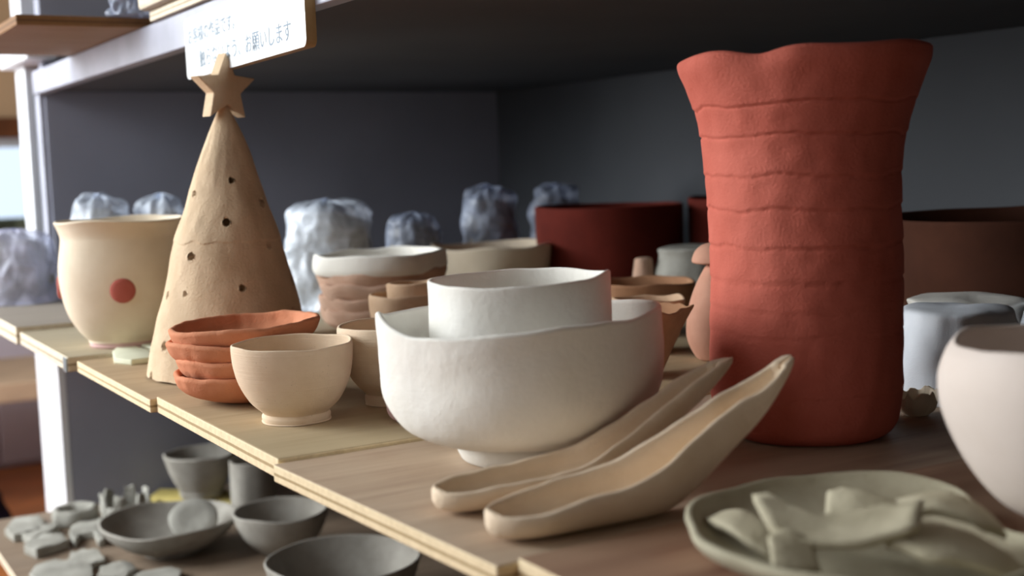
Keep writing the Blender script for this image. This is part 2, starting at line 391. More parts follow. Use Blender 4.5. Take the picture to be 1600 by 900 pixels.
# ------------------------------------------------------------------ generic vessels
def vessel(name, label, cat, cx, cy, outer, th, mat, foot_h=None, z=0.0, seg=96, deform=None, n=7, floor=None,
           group=None, rimr=1.0, body='body', foot_mat=None, parts=True, offs=None, s=None):
    p, sc, ph = place(cx, cy, z); s = s or sc
    if offs: p = p + Vector(offs)
    prof = shell(outer, th, n, floor=floor, foot=foot_h)
    if foot_h and parts:
        # foot ring is its own part, the body carries on inside it
        fo = [q for q in crom(outer, n) if q[1] <= foot_h + 1e-6 and q[0] > 0]
        rt = fo[-1]
        ftprof = [(fo[0][0] - max(4, th * .9), 0)] + fo + [(rt[0] - max(5, th), foot_h)]
        t = empty(name, p); tag(t, label, cat, group)
        bd = [(0.0, foot_h * .75)] + [(rt[0] * .6, foot_h * .75), (rt[0] * .96, foot_h * .85)] + [q for q in prof if True][_first_above(prof, foot_h):]
        b = lathe(body, bd, s, mat, seg, deform, t, None, ph)
        ftprof = ftprof + [ftprof[0]]
        f_ = lathe('foot_ring', ftprof, s, foot_mat or mat, seg, deform, t, None, ph)
        return t, p, s, ph
    o = lathe(name, prof, s, mat, seg, deform, None, p, ph)
    tag(o, label, cat, group)
    return o, p, s, ph
def _first_above(prof, h):
    for i, q in enumerate(prof):
        if q[1] > h + .01: return i
    return 0

# ---- tall red vase (coils)
p, s, ph = place(1259, 673); s *= .97
GRO = [(78, .4), (170, .35), (208, .5), (253, .9), (305, 1.0), (362, 1.0), (412, .9), (474, .8), (520, .9)]
vo = [(0, 0), (100, 0), (122, 3), (137, 14), (146, 34), (151, 70), (151, 130), (150, 200), (149.5, 300), (150, 360), (153, 425), (158, 470), (168, 512), (183, 552), (193, 576), (195, 590)]
vprof = shell(vo, 12, 22, rimr=.9)
NO = 15 * 22 + 1
def vdef(th, r, h, i):
    c, sn = math.cos(th), math.sin(th)
    outer = i < NO
    rr = r + nz(c * 1.2 + 3, sn * 1.2, h * .006) * 5.0 * (1 if r > 40 else 0)
    if outer and r > 100 and h > 20:
        hw = h + nz(c * 1.6, sn * 1.6 + 5, h * .004) * 6
        for k, (g, a) in enumerate(GRO):
            gg = g + nz(c * 2.0 + g, sn * 2.0, 0) * 9 + nz(c * 9 + g, sn * 9, 2) * 2.2
            d = h - gg
            rr -= a * 2.6 * math.exp(-(d / 2.0) ** 2)
            if d > 0: rr += a * 1.7 * math.exp(-d / 16)          # each coil bulges over the one below
            elif d > -9: rr -= a * .7 * (1 + d / 9)
        rr += nz(c * 5, sn * 5, h * .03) * 1.6
    # rim: pinched dip facing the viewer a little to the left
    k = max(0, (h - 470) / 113) ** 2
    a = (math.degrees(th) + 360) % 360
    dip = math.exp(-(((a - 249 + 180) % 360 - 180) / 13) ** 2)
    hi = 8 * math.cos(math.radians(a - 290)) 
    hh = h + k * (-9 * dip + hi * .8 + nz(c * 1.5, sn * 1.5, 9) * 5)
    rr -= k * dip * 12
    return rr, hh
v = lathe('red_vase', vprof, s, M['red'], 300, vdef, None, p, ph)
tag(v, 'tall red clay vase with coil grooves and flared uneven rim', 'vase')

# ---- large white bowl with notched wavy rim
wb, p, s, ph = None, *place(819, 712); s *= .972
wo = [(0, 0), (94, 0), (100, 3), (110, 33), (116, 36), (148, 40), (184, 58), (206, 86), (217, 120), (221, 165), (221, 205), (220, 226)]
def wdef(th, r, h, i):
    c, sn = math.cos(th), math.sin(th); a = (math.degrees(th) + 360) % 360
    bump_ = nz(c * 1.3, sn * 1.3, h * .01) * 6 + nz(c * 3.5, sn * 3.5, h * .025) * 1.2
    q = lambda a0, w: math.exp(-(((a - a0 + 180) % 360 - 180) / w) ** 2)
    k = max(0, (h - 120) / 106) ** 2
    dh = -12 * q(225, 20) + 10 * q(186, 13) + 4 * q(292, 20) + 8 * q(350, 22) - 5 * q(255, 18) + 5 * q(20, 20) + nz(c * 3, sn * 3, 4) * 2.5
    sq = 1 + .028 * math.cos(4 * th) * min(1, h / 120)
    return (r + bump_ * min(1, r / 80)) * (sq if r > 60 else 1), h + dh * k
t = empty('white_bowl', p); tag(t, 'large white handbuilt clay bowl with wavy rim, the biggest white bowl, holding a smaller one', 'bowl')
wp = shell(wo, 11, 9, foot=40, floor=50)
k0 = _first_above(wp, 36)
body = lathe('body', [(0, 31), (60, 31), (104, 32)] + wp[k0:], s, M['white'], 180, wdef, t, None, ph)
lathe('foot_ring', [(82, 0), (94, 0), (99, 2), (104, 14), (113, 37), (96, 37), (84, 12), (82, 0)], s, M['white'], 90, wdef, t, None, ph)
# ---- smaller straight-sided white bowl inside it
ip = p + Vector((0, 0, 51 * s))
io = [(0, 0), (118, 0), (132, 6), (140, 30), (142, 90), (143, 160), (143, 234)]
def idef(th, r, h, i):
    c, sn = math.cos(th), math.sin(th); a = (math.degrees(th) + 360) % 360
    q = lambda a0, w: math.exp(-(((a - a0 + 180) % 360 - 180) / w) ** 2)
    k = max(0, (h - 120) / 116) ** 2
    dh = 10 * q(345, 22) + 3 * q(60, 40) - 3 * q(240, 25) + nz(c * 2, sn * 2, 4) * 3
    return (r + nz(c * 1.5 + 2, sn * 1.5, h * .01) * 4) * (1 + .012 * math.cos(4 * th + .6)), h + dh * k
o = lathe('white_bowl', shell(io, 7, 9), s, M['white'], 150, idef, None, ip, ph)
tag(o, 'straight-sided white clay bowl standing inside the large wavy-rimmed white bowl', 'bowl')

# ---- cream cup in focus
cupo = [(0, 0), (50, 0), (53, 2), (54, 8), (52, 13), (54, 16), (70, 32), (84, 58), (91, 84), (93.5, 108), (93.5, 120)]
def cdef(sd, fr=1.5, ar=1.4):
    def f(th, r, h, i):
        c, sn = math.cos(th), math.sin(th)
        return r + nz(c * fr + sd, sn * fr, h * .01) * ar * 2 * min(1, r / 40), h + (nz(c * fr + sd, sn * fr, 6) * 3) * max(0, h / 126)
    return f
vessel('clay_cup', 'small cream clay cup in sharp focus in front of the terracotta dishes', 'cup', 463, 655, cupo, 4.2, M['cream'], 13, z=.0025, seg=128, deform=cdef(1.0))
# ---- second cup behind it
cup2 = [(0, 0), (40, 0), (44, 2), (45, 12), (43, 16), (46, 20), (64, 40), (78, 70), (84, 100), (85, 116), (84, 122)]
vessel('clay_cup', 'tan clay cup with rounded rim between the small cream cup and the white bowl', 'cup', 617, 628, cup2, 6, M['cream'], 15, z=.0025, seg=100, deform=cdef(5.0), rimr=1.2)
# ---- low saucer half hidden by the white bowl
vessel('clay_saucer', 'small pinkish clay dish low on the board, half hidden behind the large white bowl', 'dish', 652, 655,
       [(0, 0), (28, 0), (40, 5), (46, 16), (46, 26), (42, 33)], 5, M['footpink'], z=.0025, seg=64, deform=cdef(2, 1.5, .8))

# ---- four terracotta dishes
dso = [(0, 0), (50, 0), (56, 4), (74, 6), (98, 16), (111, 28), (117, 42)]
ts = [(380, 618, 0, 0), (381, 618, 26, 3), (379, 618, 51, -3), (382, 618, 76, 4)]
names = ['terracotta dish at the bottom of the stack of four, standing on the board',
         'terracotta dish second from the bottom of the stack of four',
         'terracotta dish third from the bottom of the stack, directly under the top dish',
         'terracotta dish on top of the stack of four, its inside showing']
dz = 0
for q, (cx_, cy_, hh, of) in enumerate(ts):
    p, s, ph = place(385, 622, .0); s *= .97
    k = [.93, .95, .985, 1.01][q]
    def dd(th, r, h, i, q=q, k=k):
        c, sn = math.cos(th), math.sin(th)
        tilt = (0, 1.0, -.5, 5)[q] * c * r / 117
        return (r * k + nz(c * 1.4 + q * 9, sn * 1.4, h * .01) * 5 * min(1, r / 90) + nz(c * 6 + q, sn * 6, h * .05) * 1.6), h + tilt + (nz(c * 1.8 + q * 4, sn * 1.8, 1) * 4.5 + nz(c * 6 + q * 4, sn * 6, 1) * 1.5) * (r / 117) ** 2
    right = Vector((math.cos(ph), math.sin(ph), 0))
    o = lathe('terracotta_dish', shell(dso, 10, 7, rimr=1.0), s, M['terra'], 140, dd, None, p + right * (of * s) + Vector((0, 0, hh * s + .0003)), ph)
    tag(o, names[q], 'dish', 'stack of four terracotta dishes')

# ---- clay tree with star
p, s, ph = place(364, 580)
tree = empty('clay_tree', p); tag(tree, 'cone-shaped buff clay Christmas tree with pierced holes and a star on top', 'ornament')
tree.rotation_euler = (0, math.radians(1.2), 0)
cp = crom([(129, 0), (118, 56), (103, 116), (84, 190), (62, 260), (47, 305), (31, 352), (20, 380), (11, 400), (8, 409)], 60)
q_ = [cp[0]]
for c_ in cp:                                # even rows, fine enough for round holes
    if c_[1] - q_[-1][1] >= 1.15: q_.append(c_)
cp = q_
cp = [(118, 0)] + cp + [(0, 411)]
def crad(h):
    for a, b in zip(cp[1:-1], cp[2:]):
        if a[1] <= h <= b[1]: return a[0] + (b[0] - a[0]) * (h - a[1]) / max(1e-6, b[1] - a[1])
    return 10
holes = []
for (hx, hy, hr) in [(360, 283, 4.6), (305, 300, 4.6), (405, 315, 6), (352, 348, 5.6), (417, 383, 5), (300, 397, 6), (399, 256, 3.4), (376, 448, 5), (453, 437, 6), (289, 453, 4.2), (264, 452, 5), (263, 530, 6.5), (452, 484, 4.5), (240, 575, 6), (330, 540, 5), (330, 215, 3)]:
    h = 580 - hy - 4; axis = 362 - .033 * h; r = crad(h)
    sx = max(-.97, min(.97, (hx - axis) / r)); th = -math.acos(sx)     # facing the viewer
    if hy not in (215, 540): holes.append((th % (2 * PI), h + 0.20 * (-math.sin(th)) * r * .6 - 2, hr * 1.08))
for k in range(14):                                          # the side away from the viewer is pierced too
    holes.append((random.uniform(.5, PI - .5), 40 + 24 * k, 5))
def treedef(th, r, h, i):
    if r < .5: return r, h
    c, sn = math.cos(th), math.sin(th)
    rr = r + nz(c * 1.2, sn * 1.2, h * .012) * 4.0 * min(1, r / 40) + nz(c * 4, sn * 4, h * .03) * 1.1 * min(1, r / 60)
    rr += 1.2 * (1 if h > 205 + nz(c * 3, sn * 3, 0) * 6 else 0) * min(1, r / 40)      # slab join half way up
    hh = h + (nz(c * 8, sn * 8, 0) * 3 if h < 6 else 0)
    if h < 2: hh = max(0, nz(c * 9, sn * 9, 0) * 3)
    tw = 0
    for (t0, h0, hr) in holes:
        if abs(h - h0) > hr * 2.2: continue
        dt = (th - t0 + PI) % (2 * PI) - PI; d = math.hypot(dt * r, h - h0)
        f = 1
        if d < hr:
            rr -= min(26, r * .75)
            if d > hr * .55: f = hr * .985 / d
        elif d < hr * 1.45: f = hr * 1.01 / d if d < hr * 1.3 else 1; rr += .5 * (1 - (d - hr) / (hr * .45))
        if f != 1:
            tw += dt * (f - 1); hh += (h - h0) * (f - 1)
    return rr, hh, tw
lathe('cone', cp, s, M['cone'], 600, treedef, tree, None, ph)
def star_mesh(R, r, t, bev=.0012):
    bm = bmesh.new(); vs = []
    for k in range(10):
        a = PI / 2 + k * PI / 5; q = R if k % 2 == 0 else r
        vs.append(bm.verts.new((q * math.cos(a), 0, q * math.sin(a))))
    f = bm.faces.new(vs); rr = bmesh.ops.extrude_face_region(bm, geom=[f])
    bmesh.ops.translate(bm, verts=[v for v in rr['geom'] if isinstance(v, bmesh.types.BMVert)], vec=(0, t, 0))
    bmesh.ops.recalc_face_normals(bm, faces=bm.faces)
    bmesh.ops.bevel(bm, geom=bm.edges[:], offset=bev, segments=3, affect='EDGES', profile=.5)
    me = bpy.data.meshes.new('star'); bm.to_mesh(me); bm.free(); return me
me = star_mesh(54 * s, 25 * s, 24 * s); me.materials.append(M['cone'])
for pl in me.polygons: pl.use_smooth = False
st = bpy.data.objects.new('star', me); COL.objects.link(st); st.parent = tree
STAR_YAW = ph + math.radians(33)
n_ = Vector((-math.sin(STAR_YAW), math.cos(STAR_YAW), 0))
st.rotation_euler = (0, math.radians(0), STAR_YAW); st.location = (0, 0, 437 * s); st.location -= n_ * 12 * s

# ---- cream pot with red dots
p, s, ph = place(199, 537, .004); s *= .955
pot = empty('dotted_pot', p); tag(pot, 'tall cream thrown clay pot with red dots, left of the clay tree', 'pot')
fo = [(0, 8), (54, 8), (60, 12), (74, 28), (88, 54), (96, 84), (99, 112), (98, 138), (94, 165), (93, 178), (97, 192), (101, 201)]
def fdef(th, r, h, i):
    c, sn = math.cos(th), math.sin(th)
    return r + nz(c + 4, sn, h * .01) * 2, h + nz(c * 1.2 + 3, sn * 1.2, 1) * 5 * max(0, h / 202)
lathe('body', shell(fo, 5, 8, floor=16), s, M['cream2'], 120, fdef, pot, None, ph)
tag(lathe('foot_ring', [(50, 0), (57, 0), (58, 4), (56, 11), (50, 11), (50, 0)], s, M['footpink'], 80, None, pot, None, ph), 'pinkish foot ring')
def dot_on(th, h, r, R, parent, mat):
    """domed disc of clay stuck on the wall at angle th"""
    verts = []; faces = []; rows = []
    for j, (q, o_) in enumerate(((1.0, -1.5), (1.02, 1.5), (.93, 3.6), (.7, 4.8), (.35, 5.2), (0, 5.4))):
        if q == 0: rows.append([len(verts)]); verts.append((o_, 0, 0)); continue
        row = []
        for k in range(32):
            a = 2 * PI * k / 32; row.append(len(verts))
            y, z = q * r * math.cos(a), q * r * math.sin(a)
            verts.append((math.sqrt(max(0, R * R - y * y)) - R + o_, y, z))
        rows.append(row)
    for a, b in zip(rows, rows[1:]):
        for k in range(32):
            k2 = (k + 1) % 32
            if len(b) == 1: faces.append((a[k], a[k2], b[0]))
            else: faces.append((a[k], a[k2], b[k2], b[k]))
    faces.append(tuple(rows[0]))
    o = link_mesh('dot', [Vector(v_) * s for v_ in verts], faces, mat, parent)
    a = th + ph; o.location = Vector((math.cos(a) * R * s, math.sin(a) * R * s, h * s)); o.rotation_euler = (0, 0, a)
    tag(o, 'round red clay dot'); return o
dot_on(math.radians(-91), 96, 19, 97.5, pot, M['dot'])
dot_on(math.radians(-187), 98, 19, 97.5, pot, M['dot'])
dot_on(math.radians(-12), 98, 19, 97.5, pot, M['dot'])

# ---- pale tiles beside it
def slab_poly(name, pts, h, mat, label, cat, z=0.0, bev=.0012, group=None, bumpy=0.0, loc=None, rz=0, parent=None, arch=0.0):
    """pts: world (x,y) outline; a thick cut slab"""
    cx_ = sum(q[0] for q in pts) / len(pts); cy_ = sum(q[1] for q in pts) / len(pts)
    bm = bmesh.new(); f = bm.faces.new([bm.verts.new((q[0] - cx_, q[1] - cy_, 0)) for q in pts])
    r = bmesh.ops.extrude_face_region(bm, geom=[f]); bmesh.ops.translate(bm, verts=[v_ for v_ in r['geom'] if isinstance(v_, bmesh.types.BMVert)], vec=(0, 0, h))
    bmesh.ops.recalc_face_normals(bm, faces=bm.faces)
    bmesh.ops.bevel(bm, geom=bm.edges[:], offset=bev, segments=3, affect='EDGES', profile=.5)
    if bumpy or arch:
        bmesh.ops.triangulate(bm, faces=[f_ for f_ in bm.faces if len(f_.verts) > 4])
        bmesh.ops.subdivide_edges(bm, edges=bm.edges[:], cuts=2, use_grid_fill=True)
        for v_ in bm.verts:
            v_.co.z += nz(v_.co.x * 60 + cx_ * 50, v_.co.y * 60, v_.co.z * 60) * bumpy * (1 if v_.co.z > h * .3 else 0)
            v_.co.z += arch
    me = bpy.data.meshes.new(name); bm.to_mesh(me); bm.free(); me.materials.append(mat)
    for pl in me.polygons: pl.use_smooth = True
    o = bpy.data.objects.new(name, me); COL.objects.link(o); o.location = (cx_, cy_, z)
    tag(o, label, cat, group); return o
def pxpoly(pts, z): return [(at(x, y, z).x, at(x, y, z).y) for x, y in pts]
slab_poly('clay_tile', pxpoly([(176, 551), (184, 543), (212, 543), (232, 549), (240, 560), (205, 565), (178, 562)], .004), .006, M['paletile'],
          'pale greenish glazed tile lying in front of the dotted pot, the left one', 'tile', z=.0, group=None)
slab_poly('clay_tile', pxpoly([(214, 541), (222, 533), (258, 532), (270, 541), (262, 548), (243, 549), (232, 545)], .004), .0075, M['paletile'],
          'pale greenish glazed tile just behind another one, touching the shadow of the clay tree', 'tile', z=.0)

# ---- two clay spoons
def spoon(name, label, tip, ang, Lh, sta, mat, z0=0.0, sd=0):
    """sta: (t, half width, rim z, keel z, side shift) in mm"""
    T = at(tip[0], tip[1], z0 + .014)
    t = empty(name, (T.x, T.y, z0), math.radians(ang)); tag(t, label, 'spoon')
    S = crom(sta, 9); K = 14
    split = next(i for i, q in enumerate(S) if q[0] >= 108)
    def build(nm, a, b, capA, capB):
        verts = []; faces = []; rows = []
        for i in range(a, b + 1):
            tt, w, zr, zk, sh = S[i]; w = max(w, .6)
            thk = min(3.6, w * .55) if w > 8 else w * .8; row = []
            wv = nz(tt * .06 + sd, 1.5) * 1.3; wv2 = nz(tt * .06 + sd, 8.5) * 1.3
            for k in range(K + 1):
                u = -1 + 2 * k / K; cc = math.cos(u * PI / 2)
                zr_ = zr + (wv if u < 0 else wv2)
                row.append((tt, sh + w * math.sin(u * PI / 2), zk + (zr_ - zk) * (1 - cc ** .8)))
            w2 = w - thk; fl = min(zk + thk * 1.25, zr - .5)
            if tt < 4: fl = zr + .35 * thk
            cap = [(tt, sh + w - thk / 2, zr + wv2 + thk * .42)]
            inn = []
            for k in range(K, -1, -1):
                u = -1 + 2 * k / K; cc = math.cos(u * PI / 2)
                zr_ = zr + (wv if u < 0 else wv2)
                inn.append((tt, sh + w2 * math.sin(u * PI / 2), fl + ((zr_ - fl) * (1 - cc ** .8) if tt >= 4 else 0)))
            cap2 = [(tt, sh - w + thk / 2, zr + wv + thk * .42)]
            pts = row + cap + inn + cap2
            ids = []
            for q in pts: ids.append(len(verts)); verts.append(Vector(q) * .001)
            rows.append(ids)
        n = len(rows[0])
        for A, B in zip(rows, rows[1:]):
            for k in range(n): faces.append((A[k], A[(k + 1) % n], B[(k + 1) % n], B[k]))
        def cap_(row):
            # strip between outer and inner U
            for k in range(K):
                faces.append((row[k], row[k + 1], row[len(row) - 3 - k], row[len(row) - 2 - k]))
            faces.append((row[K], row[K + 1], row[K + 2])); faces.append((row[0], row[-1], row[-2]))
        if capA: cap_(rows[0])
        if capB: cap_(rows[-1])
        return link_mesh(nm, verts, faces, mat, t)
    full = build('whole', 0, len(S) - 1, True, True)
    nrm = [v_.normal.copy() for v_ in full.data.vertices]; n0 = len(full.data.vertices) // len(S)
    bpy.data.objects.remove(full)
    a = build('spoon_bowl', 0, split, True, False); b = build('handle', split, len(S) - 1, False, True)
    a.data.normals_split_custom_set_from_vertices([tuple(q) for q in nrm[:(split + 1) * n0]])
    b.data.normals_split_custom_set_from_vertices([tuple(q) for q in nrm[split * n0:]])
    return t
staA = [(0, 4, 13, 7, 0), (3, 10, 15, 3.5, 0), (10, 17, 15, 1.5, 0), (25, 22, 16, .2, 0), (45, 23, 20, 0, 0), (70, 23, 23, 0, 0), (92, 20.5, 28.5, 0, -1), (110, 17.5, 37, 2, -1), (130, 14, 47, 13, -1), (150, 12, 57, 28, -1),
        (168, 12, 63, 41, 0), (182, 10, 70, 55, 0), (194, 6, 76, 68, 1), (199, 2, 78, 75, 1)]
staB = [(0, 4, 12, 7, 0), (3, 10, 13.8, 3.5, 0), (10, 16, 14, 1.5, 0), (25, 20, 15, .2, 0), (45, 22, 16, 0, 0), (70, 22, 18, 0, 0), (92, 20, 22, 0, 0), (110, 16, 28, 3, 0), (130, 13, 38, 14, 0), (150, 12, 48, 28, 0),
        (168, 11, 57, 39, 0), (184, 9, 64, 50, 0), (196, 6, 68, 60, 0), (203, 2, 70, 66, 0)]
spoon('clay_spoon', 'deep cream clay spoon with raised handle, nearer of the two on the brown board', (762, 808), -5, .2, staA, M['spoon'], sd=1)
spoon('clay_spoon', 'cream clay spoon with raised handle, right against the large white bowl', (678, 768), -5.5, .2, staB, M['spoon'], sd=6)

# ---- right foreground bowl
p, s, ph = place(1712, 830, .003)
ro = [(0, 0), (80, 0), (84, 12), (90, 16), (150, 52), (195, 110), (224, 180), (234, 238), (226, 280), (214, 300)]
def rdef(th, r, h, i):
    c, sn = math.cos(th), math.sin(th)
    return r + nz(c + 8, sn, h * .008) * 5, h + nz(c * 1.6 + 3, sn * 1.6, 2) * 10 * max(0, (h - 150) / 150)
t, *_ = vessel('round_bowl', 'big off-white round bowl cut off by the right edge of the picture', 'bowl', 1712, 830, ro, 9, M['rightbowl'], 14, z=.003, seg=140, deform=rdef)

# ---- plate with broken pieces
p, s, ph = place(1362, 868, .003)
po = [(0, 0), (170, 0), (215, 6), (255, 18), (278, 32), (290, 46)]
def pdef(th, r, h, i):
    c, sn = math.cos(th), math.sin(th); a = (math.degrees(th) + 360) % 360
    q = lambda a0, w: math.exp(-(((a - a0 + 180) % 360 - 180) / w) ** 2)
    k = (r / 290) ** 3
    return r + nz(c * 2 + 8, sn * 2, 0) * 12 * k - 60 * q(32, 30) * k, h + k * (nz(c * 2.5 + 3, sn * 2.5, 2) * 8 + 6 * q(75, 25) - 34 * q(22, 30) - 6 * q(300, 50))
o = lathe('clay_plate', shell(po, 16, 8, rimr=1.0), s, M['plate'], 160, pdef, None, p, ph)
tag(o, 'grey-green clay plate in the right foreground holding broken clay pieces', 'plate')
def shard(label, outline, center, z, rad, tilt, thick=.0042, mat='shardm', group='broken clay pieces on the grey-green plate', name='clay_shard', dome=1, rz=0.0, n=14):
    """piece of a curved wall: outline in mm laid on a sphere of radius rad"""
    bm = bmesh.new(); k = 0
    outline = [(a * 1.22, b * 1.22) for a, b in outline]; rad *= 1.2
    m_ = len(outline)
    ring = []; cxm = sum(a for a, b in outline) / m_; cym = sum(b for a, b in outline) / m_
    dense = []
    for i in range(m_):
        a, b = outline[i], outline[(i + 1) % m_]
        for q in range(4):
            f = q / 4; dense.append((a[0] + (b[0] - a[0]) * f, a[1] + (b[1] - a[1]) * f))
    verts = []; faces = []; R = rad
    def zz(x, y):
        d2 = (x - cxm) ** 2 + (y - cym) ** 2; return dome * (math.sqrt(max(R * R * .05, R * R - d2)) - R) + nz(x * .08, y * .08, rad) * 1.2
    L_ = 6; D = len(dense); T_ = thick * 1000
    for side in (0, 1):
        for j in range(L_ + 1):
            f = 1 - j / L_
            for i, (x, y) in enumerate(dense):
                jx = nz(i * 1.3, rad) * 1.0
                X = cxm + (x - cxm) * f * (1 if side == 0 else .985) + jx * f; Y = cym + (y - cym) * f * (1 if side == 0 else .985)
                verts.append((X, Y, zz(X, Y) - (T_ if side else 0)))
    def vid(side, j, i): return side * (L_ + 1) * D + j * D + i % D
    for side in (0, 1):
        for j in range(L_):
            for i in range(D): faces.append((vid(side, j, i), vid(side, j, i + 1), vid(side, j + 1, i + 1), vid(side, j + 1, i)))
    for i in range(D): faces.append((vid(0, 0, i), vid(0, 0, i + 1), vid(1, 0, i + 1), vid(1, 0, i)))
    o = link_mesh(name, [Vector(v_) * .001 for v_ in verts], faces, M[mat])
    bmm = bmesh.new(); bmm.from_mesh(o.data); bmesh.ops.remove_doubles(bmm, verts=bmm.verts, dist=1e-6); bmesh.ops.recalc_face_normals(bmm, faces=bmm.faces); bmm.to_mesh(o.data); bmm.free()
    o.location = (center[0], center[1], z); o.rotation_euler = (math.radians(tilt[0]), math.radians(tilt[1]), rz)
    tag(o, label, 'shard', group); return o
def here(x, y, z): q = at(x, y, z); return (q.x, q.y)
PH = facing(at(1362, 868, 0))
shard('long narrow grey-green shard leaning against the left rim of the plate', [(-22, -6), (-8, -9), (12, -7), (22, -2), (20, 5), (4, 6), (-16, 5), (-24, 2)], here(1162, 833, .014), .0215, 40, (10, 4), rz=PH - .9)
shard('largest grey-green shard, curved with two raised corners, in the middle of the plate', [(-32, 15), (-26, 19), (-8, 8), (18, 10), (31, 5), (28, -11), (6, -15), (-18, -12), (-26, -3)], here(1312, 832, .024), .0275, 95, (14, -4), rz=PH + .05, dome=-1)
shard('pale shard with a square corner standing behind the largest one on the plate', [(-18, 9), (-12, 12), (14, 6), (20, -4), (8, -10), (-16, -8)], here(1358, 800, .026), .0275, 60, (30, 4), rz=PH - .15)
shard('arched shard bridging two others at the right of the plate', [(-24, 6), (-6, 11), (16, 9), (26, 0), (18, -6), (0, -5), (-18, -8)], here(1462, 806, .026), .0335, 32, (12, 2), rz=PH - .1)
shard('broad grey-green shard at the right edge of the plate', [(-26, 8), (-10, 16), (20, 8), (30, -2), (16, -12), (-14, -14), (-26, -4)], here(1505, 858, .02), .0245, 55, (10, 14), rz=PH + .15)
shard('small upright chip at the near edge of the plate', [(-7, 8), (0, 11), (8, 6), (9, -8), (-8, -9)], here(1238, 886, .014), .0215, 40, (35, 0), rz=PH + .3)

# ---- white overturned bowls and broken pieces right of the vase
def upside(name, label, cx, cy, R, H, mat, seg=110, sd=0, z=0.0, tilt=(0, 0), wav=6, flat=.62, cat='bowl', group=None):
    p, s, ph = place(cx, cy, z)
    o_ = [(R, 0), (R * .99, H * .3), (R * .93, H * .6), (R * .8, H * .84), (R * flat, H * .97), (R * flat * .6, H), (0, H)]
    out = crom(o_, 8); inn = [(max(0, r - 6), max(0, h - 6)) if h > 0 else (r - 6, 0) for r, h in out]
    prof = out + [q for q in reversed(inn[:-1])][:]
    prof = [(R - 6, 0)] + out + [(0, H - 6)] + [q for q in reversed(inn[:-6]) if q[1] > 0]
    def f(th, r, h, i):
        c, sn = math.cos(th), math.sin(th)
        return r + nz(c * 1.3 + sd, sn * 1.3, h * .01) * wav * 2 * min(1, r / 50) + nz(c * 4 + sd, sn * 4, h * .03) * wav * .4 * min(1, r / 50), max(0, h + (nz(c * r * .012 + sd, sn * r * .012, 3) * wav * 1.6 if h > H * .4 else 0))
    ob = lathe(name, prof, s, mat, seg, f, None, p, ph); ob.rotation_euler = (math.radians(tilt[0]), math.radians(tilt[1]), 0)
    tag(ob, label, cat, group); return ob
upside('overturned_bowl', 'cool white overturned bowl right of the red vase, behind the big off-white bowl', 1490, 616, 112, 138, M['bluewhite'], sd=3, wav=7, flat=.72)
upside('overturned_bowl', 'white overturned bowl just behind the front one, only its top edge showing', 1512, 575, 108, 112, M['white'], sd=9, wav=6, flat=.8)
upside('overturned_bowl', 'white overturned bowl at the right picture edge, in front of the dark brown basin', 1680, 590, 84, 146, M['bluewhite'], sd=14, wav=3)
def jag(sd, amp=10):
    def f(th, r, h, i):
        c, sn = math.cos(th), math.sin(th); k = max(0, h / 40)
        return r + nz(c * 2 + sd, sn * 2, h * .02) * 3, h - k * (abs(nz(c * 1.6 + sd, sn * 1.6, 0)) * amp * 2.5 + abs(nz(c * 4 + sd, sn * 4, 5)) * 3)
    return f
vessel('broken_bowl', 'small broken cream bowl with a jagged rim beside the foot of the red vase', 'bowl', 1430, 648,
       [(0, 0), (16, 0), (22, 6), (31, 20), (35, 40)], 4, M['cream2'], seg=120, deform=jag(2))

# ---- dark basin behind and dark red bowls
vessel('brown_basin', 'very large dark brown clay basin behind the white overturned bowls at right', 'basin', 1575, 528,
       [(0, 0), (110, 0), (150, 20), (178, 80), (194, 150), (202, 190)], 9, M['brown'], seg=120, deform=wob(4, 3, 5, 1.2))
dr = [(0, 0), (100, 0), (108, 6), (112, 40), (114, 90), (115, 132)]
vessel('dark_red_bowl', 'straight-sided dark red clay bowl behind the white bowl, left of the red vase', 'bowl', 955, 455, dr, 6, M['darkred'], seg=110, deform=wob(1, 1, 1))
vessel('dark_red_bowl', 'dark red clay bowl deepest in the shelf, mostly hidden behind the red vase', 'bowl', 1162, 456,
       [(0, 0), (66, 0), (76, 10), (82, 60), (84, 146)], 6, M['darkred'], seg=90, deform=wob(6, 1, 2))

# ---- stack of pinkish-brown bowls
p, s, ph = place(600, 514)
lab = ['at the bottom of the stack', 'second from the bottom of the stack', 'in the middle of the stack', 'second from the top of the stack, under the white-rimmed one']
for q in range(4):
    def dd(th, r, h, i, q=q):
        c, sn = math.cos(th), math.sin(th)
        return r * (.95, .98, 1.0, 1.0)[q] + nz(c * 2 + q * 5, sn * 2, h * .02) * 7 * min(1, r / 60), h + nz(c * 3 + q * 5, sn * 3, 1) * 5 * (r / 100) ** 2
    o = lathe('pinkish_bowl', shell([(0, 0), (46, 0), (70, 4), (92, 14), (99, 26), (101, 34)], 8, 6), s, M['pinkbrown'], 100, dd, None, p + Vector((0, 0, (q * 19.5) * s + .0002)), ph)
    tag(o, 'pinkish-brown wavy-rimmed clay bowl ' + lab[q], 'bowl', 'stack of pinkish-brown bowls')
def dd(th, r, h, i):
    c, sn = math.cos(th), math.sin(th)
    return r + nz(c * 1.5 + 33, sn * 1.5, h * .02) * 5 * min(1, r / 60), h + (nz(c * 1.6 + 31, sn * 1.6, 1) * 6 + 3 * c) * max(0, h / 50)
t = empty('white_rimmed_bowl', p + Vector((0, 0, 76 * s))); tag(t, 'clay bowl with broad white rim and brown base on top of the pinkish-brown stack', 'bowl', 'stack of pinkish-brown bowls')
w_ = shell([(0, 0), (50, 0), (78, 5), (95, 12), (101, 20), (102, 30), (101, 42)], 7, 7)
cut = _first_above(w_, 14)
